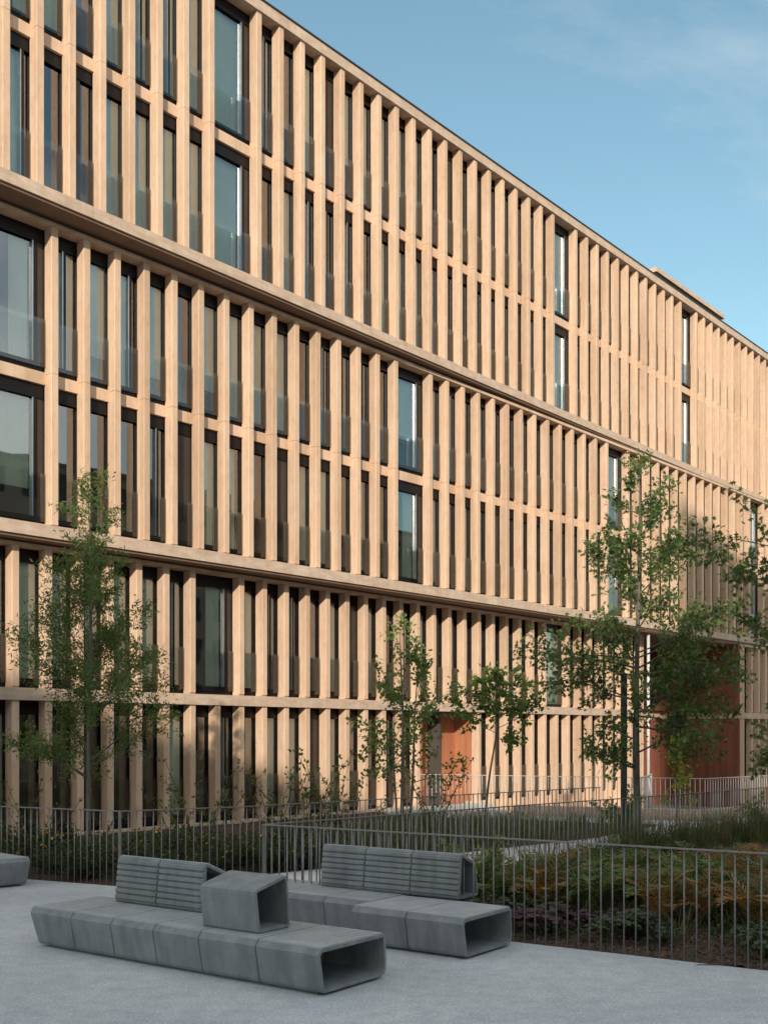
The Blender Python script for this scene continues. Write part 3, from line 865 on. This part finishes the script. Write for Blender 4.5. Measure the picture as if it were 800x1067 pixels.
# grasses and perennials: uncountable
def blades(mb, x, y, cnt, h, spread, r, mi=0, w=.010, droop=.35):
    for _ in range(cnt):
        a = r.random()*6.28; l = h*r.uniform(.55,1.1); rr_ = spread*r.random()
        p = Vector((x+cos(a)*rr_, y+sin(a)*rr_, -.02)); d = Vector((cos(a)*droop, sin(a)*droop, 1)).normalized()
        s = Vector((-sin(a), cos(a), 0))*w*.5; q = p; n = 4; prev = (p-s, p+s)
        for i in range(n):
            d = (d + Vector((cos(a)*.16*droop*2, sin(a)*.16*droop*2, -.10*i*droop*2))).normalized(); q = q + d*l/n
            ww = s*(1-(i+1)/n*.9); cur = (q-ww, q+ww)
            k = len(mb.v); mb.v += [tuple(prev[0]), tuple(prev[1]), tuple(cur[1]), tuple(cur[0])]
            mb.f.append((k,k+1,k+2,k+3)); mb.m.append(mi); prev = cur
def inpoly(poly, x, y):
    c = False; j = len(poly)-1
    for i in range(len(poly)):
        xi, yi = poly[i]; xj, yj = poly[j]
        if (yi > y) != (yj > y) and x < (xj-xi)*(y-yi)/(yj-yi)+xi: c = not c
        j = i
    return c
def scatter(poly, n, r):
    xs = [p[0] for p in poly]; ys = [p[1] for p in poly]; out = []
    while len(out) < n:
        x = r.uniform(min(xs), max(xs)); y = r.uniform(min(ys), max(ys))
        if inpoly(poly, x, y): out.append((x, y))
    return out
r = random.Random(9)
mb = MB()   # meadow strip between the back railing and the house
for x, y in scatter([(-1.4,18.2),(4.4,23.6),(6.6,26.8),(.6,29.6),(-1.6,23)], 620, r):
    blades(mb, x, y, 12, r.uniform(.35,.62), .12, r, 1 if r.random() < .25 else 0, w=.014, droop=.3)
tag(mb.build('tall_grass', [M['grass'], M['grass_dry']]), 'dark grassy perennials between the back railing and the house', 'grass', kind='stuff')
mb = MB()   # reeds inside the middle railing
for x, y in scatter([(3.6,18.2),(4.3,18.9),(9.5,23.8),(9.3,24.8),(6.2,22.9),(4.4,20.8)], 300, r) + scatter([(1.5,16.2),(3.9,18.5),(4.2,20.0),(3.3,19.2),(2.05,17.4)], 26, r):
    blades(mb, x, y, 13, r.uniform(.5,.95), .13, r, 1 if r.random() < .22 else 0, w=.015, droop=.25)
tag(mb.build('tall_grass', [M['grass'], M['grass_dry']]), 'tall reed-like grass in front of the pale path on the right', 'grass', kind='stuff')
mb = MB()   # grasses outside the middle railing, behind the ferns
for x, y in scatter([(.4,13.7),(2.6,15.9),(9.0,21.8),(10.4,20.6),(4.2,14.4)], 260, r) + scatter([(.2,13.6),(1.6,12.6),(7.0,9.2),(9.2,11.5),(4.2,14.6),(2.0,15.2)], 120, r):
    blades(mb, x, y, 12, r.uniform(.35,.8), .14, r, 1 if r.random() < .3 else 0, w=.014, droop=.35)
tag(mb.build('meadow_grass', [M['grass'], M['grass_dry']]), 'loose grass clumps growing behind the ferns', 'grass', kind='stuff')
mb = MB()   # small ground cover leaves
for x, y in scatter([(-.9,13.35),(6.9,8.4),(9.5,11.5),(2.6,15.8)], 1500, r) + scatter([(-12,20.4),(-3.9,16.15),(-.5,18.7),(-4.5,24)], 2600, r):
    if r.random() < mnoise.noise(Vector((x*.9, y*.9, 0)))*1.6+.42:
        for _ in range(5):
            leaf(mb, Vector((x,y,0))+rv(r)*.07+Vector((0,0,.06)), (rv(r)+Vector((0,0,.5))).normalized(), rv(r), r.uniform(.04,.09), .03)
tag(mb.build('ground_cover', M['leaf_dark']), 'low leafy ground cover in the planting beds', 'ground cover', kind='stuff')
mb = MB()
for x, y in scatter([(-1.35,13.5),(6.95,8.05),(8.5,10.5),(1.6,14.6)], 8000, r):
    d = rv(r); d.z *= .35; d.normalize(); n = (Vector((0,0,1))+rv(r)*.5).normalized()
    leaf(mb, Vector((x,y,.0+.03*mnoise.noise(Vector((x*1.3,y*1.3,3)))+r.random()*.02)), d, n, r.uniform(.03,.08), r.uniform(.012,.03))
tag(mb.build('bark_chips', M['chip']), 'bark mulch chips covering the fern bed', 'mulch', kind='stuff')
# ferns ---------------------------------------------------------------
def fern_mesh(seed, n=11, ln=.62):
    r = random.Random(seed); mb = MB()
    for k in range(n):
        a = 2*pi*k/n + r.uniform(-.25,.25); el = radians(r.uniform(58,88)); q = Vector((0,0,0)); L_ = ln*r.uniform(.7,1.1)
        d = Vector((cos(a)*cos(el), sin(a)*cos(el), sin(el))); N = 19; s = Vector((-sin(a), cos(a), 0)); prev = q
        for i in range(N):
            d = (d + Vector((cos(a)*.04, sin(a)*.04, -.050-.0035*i))).normalized(); q = q + d*L_/N
            t = (i+1)/N; w = .16*L_/.62*sin(pi*min(1,(t*.92+.1)))**.8
            nn = s.cross(d)
            k0 = len(mb.v); mb.v += [tuple(prev-s*.003), tuple(prev+s*.003), tuple(q+s*.002), tuple(q-s*.002)]; mb.f.append((k0,k0+1,k0+2,k0+3)); mb.m.append(0)
            if i > 1:
                for sg in (-1,1):
                    dd = (s*sg + d*.45 + nn*r.uniform(-.2,.15)+Vector((0,0,-.12))).normalized()
                    leaf(mb, q, dd, nn, w*r.uniform(.85,1.1), .021)
            prev = q
    return mb
fg = [fern_mesh(200+i) for i in range(3)]
me_g = [m.mesh('fern', M['fern_green']) for m in fg]; me_r = [m.mesh('fern', M['fern_rust']) for m in fg]
r = random.Random(17); placed = []
cand = scatter([(-.75,13.75),(1.2,12.25),(6.6,8.95),(9.2,10.9),(6.5,16.5),(2.6,15.4),(.2,14.2)], 900, r)
for x, y in cand:
    dA = (x-A0[0])*.547+(y-A0[1])*.837     # distance behind the front railing
    if dA < 1.45: continue
    if all((x-a)**2+(y-b)**2 > .38**2 for a, b in placed):
        placed.append((x, y))
    if len(placed) >= 84: break
for i, (x, y) in enumerate(placed):
    rust = mnoise.noise(Vector((x*.55, y*.55, 8))) > -.06
    rust = rust if r.random() < .8 else not rust
    o = link('fern', (me_r if rust else me_g)[i % 3])
    o.location = (x, y, .0); sc_ = r.uniform(1.2,1.85); o.scale = (sc_*.85, sc_*.85, sc_*r.uniform(.95,1.35)); o.rotation_euler = (0,0,r.random()*6.28)
    tag(o, 'rust-coloured fern among the ferns behind the front railing' if rust else 'green fern among the ferns behind the front railing', 'fern', 'rust-coloured ferns' if rust else 'green ferns')
# purple leaved perennials and small green clumps close to the front railing
def clump(seed, n, ll, lw, h):
    r = random.Random(seed); mb = MB()
    for _ in range(n):
        a = r.random()*6.28; rad = .16*sqrt(r.random()); z = h*(1-(rad/.2)**2*.6)*r.uniform(.5,1)
        p = Vector((cos(a)*rad, sin(a)*rad, z)); d = Vector((cos(a), sin(a), r.uniform(-.3,.4))).normalized()
        s = d.cross(Vector((0,0,1))).normalized(); nn = s.cross(d)
        k = len(mb.v); ring = []
        for j in range(7):
            t = 2*pi*j/7; mb.v.append(tuple(p + d*ll*.5*(1+cos(t)) + s*lw*.5*sin(t) + nn*(.012 if j % 2 else -.006)))
        mb.f.append(tuple(range(k,k+7))); mb.m.append(0)
        mb.v.append((0,0,-.02)); mb.v.append((.004,0,-.02)) if _ == 0 else None
        c0 = c0 if _ else len(mb.v)-2
        mb.f.append((c0, c0+1, k+3)); mb.m.append(0)
    return mb
cm = [clump(300+i, 60, .085, .09, .24).mesh('coral_bells', M['purple']) for i in range(2)]
cg = [clump(310+i, 75, .06, .05, .26).mesh('green_perennial', M['leaf_dark']) for i in range(2)]
pts = []
for t in [i/30 for i in range(31)]:
    for dd in (.75, 1.15):
        x = A0[0]+.6 + t*7.2 + dd*.547 + r.uniform(-.1,.1); y = A0[1]-.39 - t*4.72 + dd*.837 + r.uniform(-.15,.15); pts.append((x, y))
for i, (x, y) in enumerate(pts):
    v = mnoise.noise(Vector((x*1.1, y*1.1, 21)))
    if v > .26:
        o = link('purple_perennial', cm[i % 2]); tag(o, 'low clump of round purple leaves near the front railing', 'perennial', 'purple-leaved clumps')
    elif v < -.02:
        o = link('green_perennial', cg[i % 2]); tag(o, 'low clump of small green leaves near the front railing', 'perennial', 'green clumps by the front railing')
    else: continue
    s_ = r.uniform(.8,1.4); o.location = (x, y, 0); o.scale = (s_,)*3; o.rotation_euler = (0,0,r.random()*6)
# leafy shrubs near the corner of the middle railing and by the entrance
tb, lb = shrub_mesh(90, .95, .9, 16, 'leaf_green', .09, .045, 7, flowers=0, upright=.75, cluster=.09)
root = empty('shrub', (1.05,14.15,0), label='bright leafy shrub behind the back end of the slatted backrest', cat='shrub'); tb.build('stem', M['stem'], root); lb.build('foliage', M['leaf_green'], root)
for x, y, s, lab in ((5.4,24.9,1.15,'rounded light green shrub left of the dark post'),(8.1,23.6,1.0,'thin-stemmed shrub in the grass before the paved entrance'),(9.3,24.6,1.1,'bushy shrub at the right edge in front of the pale railing')):
    copy_tree(root, (x,y,0), x, lab, s)

# ------------------------------------------------------------------ neighbouring houses across the plaza (they shade it and show in the windows)
def neighbour(label, x0, x1, y0, y1, H, mat, ang=0, loc=(0,0,0), storeys=6, faces=('-y','+y','-x','+x')):
    root = empty('neighbour_house', loc, ang, label=label, cat='building')
    mb = MB(); mb.box(x0, x1, y0, y1, -1.08, H); mb.build('wall', mat, root)
    mb = MB(); mb.box(x0-.2, x1+.2, y0-.2, y1+.2, H, H+.25); mb.build('roof', M['roofing'], root)
    w = MB(); sh = H/storeys
    for s in range(storeys):
        z0 = s*sh+.9; z1 = z0+sh*.55
        a = x0+1
        while a < x1-1.6:
            w.box(a, a+1.3, y1-.0, y1+.05, z0, z1); w.box(a, a+1.3, y0-.05, y0, z0, z1); a += 2.6
        a = y0+1
        while a < y1-1.6:
            w.box(x0-.05, x0, a, a+1.3, z0, z1); w.box(x1, x1+.05, a, a+1.3, z0, z1); a += 2.6
    tag(w.build('window', M['bronze'], root), kind='stuff')
neighbour('wide grey house behind the plaza whose shadow covers the benches', -70, 3.0, -60, -45, 29.3, M['brick2'], storeys=10)
neighbour('pale tower beside the wide grey house behind the plaza', 3.2, 26, -62, -45, 46.0, M['brick3'], storeys=16)
neighbour('long brown house across the street, parallel to the fins', 0, 95, -14, 0, 22, M['brick'], math.atan2(.76,.65), (27,-15,0), storeys=6)

# ------------------------------------------------------------------ light, sky, camera
SUN_EL = radians(21.0); sdir = Vector((-.10, -1.0, 0)).normalized()      # horizontal direction towards the sun
sv = Vector((sdir.x*cos(SUN_EL), sdir.y*cos(SUN_EL), sin(SUN_EL)))
sl = bpy.data.lights.new('sun', 'SUN'); sl.energy = 4.1; sl.angle = radians(.55); sl.color = (1.0, .90, .76)
so = bpy.data.objects.new('sun', sl); COL.objects.link(so); so.rotation_euler = sv.to_track_quat('Z', 'Y').to_euler(); so.location = (0,-30,40)

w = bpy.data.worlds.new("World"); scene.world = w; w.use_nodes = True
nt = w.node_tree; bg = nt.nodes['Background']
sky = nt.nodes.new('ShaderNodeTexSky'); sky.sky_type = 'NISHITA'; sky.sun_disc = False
sky.sun_elevation = SUN_EL; sky.sun_rotation = math.atan2(sv.x, sv.y)
sky.air_density = 1.1; sky.dust_density = 1.0; sky.ozone_density = 1.2; sky.altitude = 300
tc = nt.nodes.new('ShaderNodeTexCoord')
mp = nt.nodes.new('ShaderNodeMapping'); mp.inputs['Rotation'].default_value = (.3, .5, .6); mp.inputs['Scale'].default_value = (1.2, 6.5, 3.5)
nt.links.new(tc.outputs['Generated'], mp.inputs[0])
cn = nt.nodes.new('ShaderNodeTexNoise'); cn.inputs['Scale'].default_value = 1.6; cn.inputs['Detail'].default_value = 7; cn.inputs['Roughness'].default_value = .6
nt.links.new(mp.outputs[0], cn.inputs['Vector'])
cr = ramp(nt, cn.outputs[0], [(.47, (0,0,0)), (.60, (.26,.26,.26)), (.76, (.55,.55,.55))])
sk = mixc(nt, sky.outputs[0], (1.55,1.76,1.50), 1.0, 'MULTIPLY')
cc = mixc(nt, sk, (6.2,6.9,7.2), cr.outputs[0])
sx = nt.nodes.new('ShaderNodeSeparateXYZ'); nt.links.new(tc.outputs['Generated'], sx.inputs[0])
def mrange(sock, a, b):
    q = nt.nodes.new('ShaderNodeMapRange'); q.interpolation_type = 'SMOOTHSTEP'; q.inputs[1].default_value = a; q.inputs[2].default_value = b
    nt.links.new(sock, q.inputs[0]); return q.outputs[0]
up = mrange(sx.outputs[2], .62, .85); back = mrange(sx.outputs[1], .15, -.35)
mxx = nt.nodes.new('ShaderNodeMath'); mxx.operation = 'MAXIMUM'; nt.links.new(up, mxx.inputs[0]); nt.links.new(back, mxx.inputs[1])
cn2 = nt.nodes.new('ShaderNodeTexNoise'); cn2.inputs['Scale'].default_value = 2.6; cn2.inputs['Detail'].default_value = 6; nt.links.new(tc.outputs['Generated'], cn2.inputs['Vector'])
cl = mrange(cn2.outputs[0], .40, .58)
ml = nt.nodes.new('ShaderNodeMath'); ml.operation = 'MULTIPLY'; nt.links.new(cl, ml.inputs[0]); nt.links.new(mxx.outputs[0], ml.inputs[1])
cc = mixc(nt, cc, (10.5,10.2,9.8), ml.outputs[0])  # bright cloud overhead and behind the camera, added to lift the shaded plaza
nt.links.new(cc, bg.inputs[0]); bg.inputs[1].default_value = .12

cam = bpy.data.cameras.new('camera'); co = bpy.data.objects.new('camera', cam); COL.objects.link(co)
co.location = (0, 0, 2.2); co.rotation_euler = (radians(90), 0, 0)
cam.sensor_fit = 'HORIZONTAL'; cam.sensor_width = 36; cam.lens = 36*1145/800; cam.shift_y = (766-533.5)/800; cam.clip_end = 2000; cam.clip_start = .1
scene.camera = co
scene.view_settings.view_transform = 'Standard'; scene.view_settings.look = 'None'; scene.view_settings.exposure = 0; scene.view_settings.gamma = 1
scene.cycles.max_bounces = 8; scene.cycles.transparent_max_bounces = 12
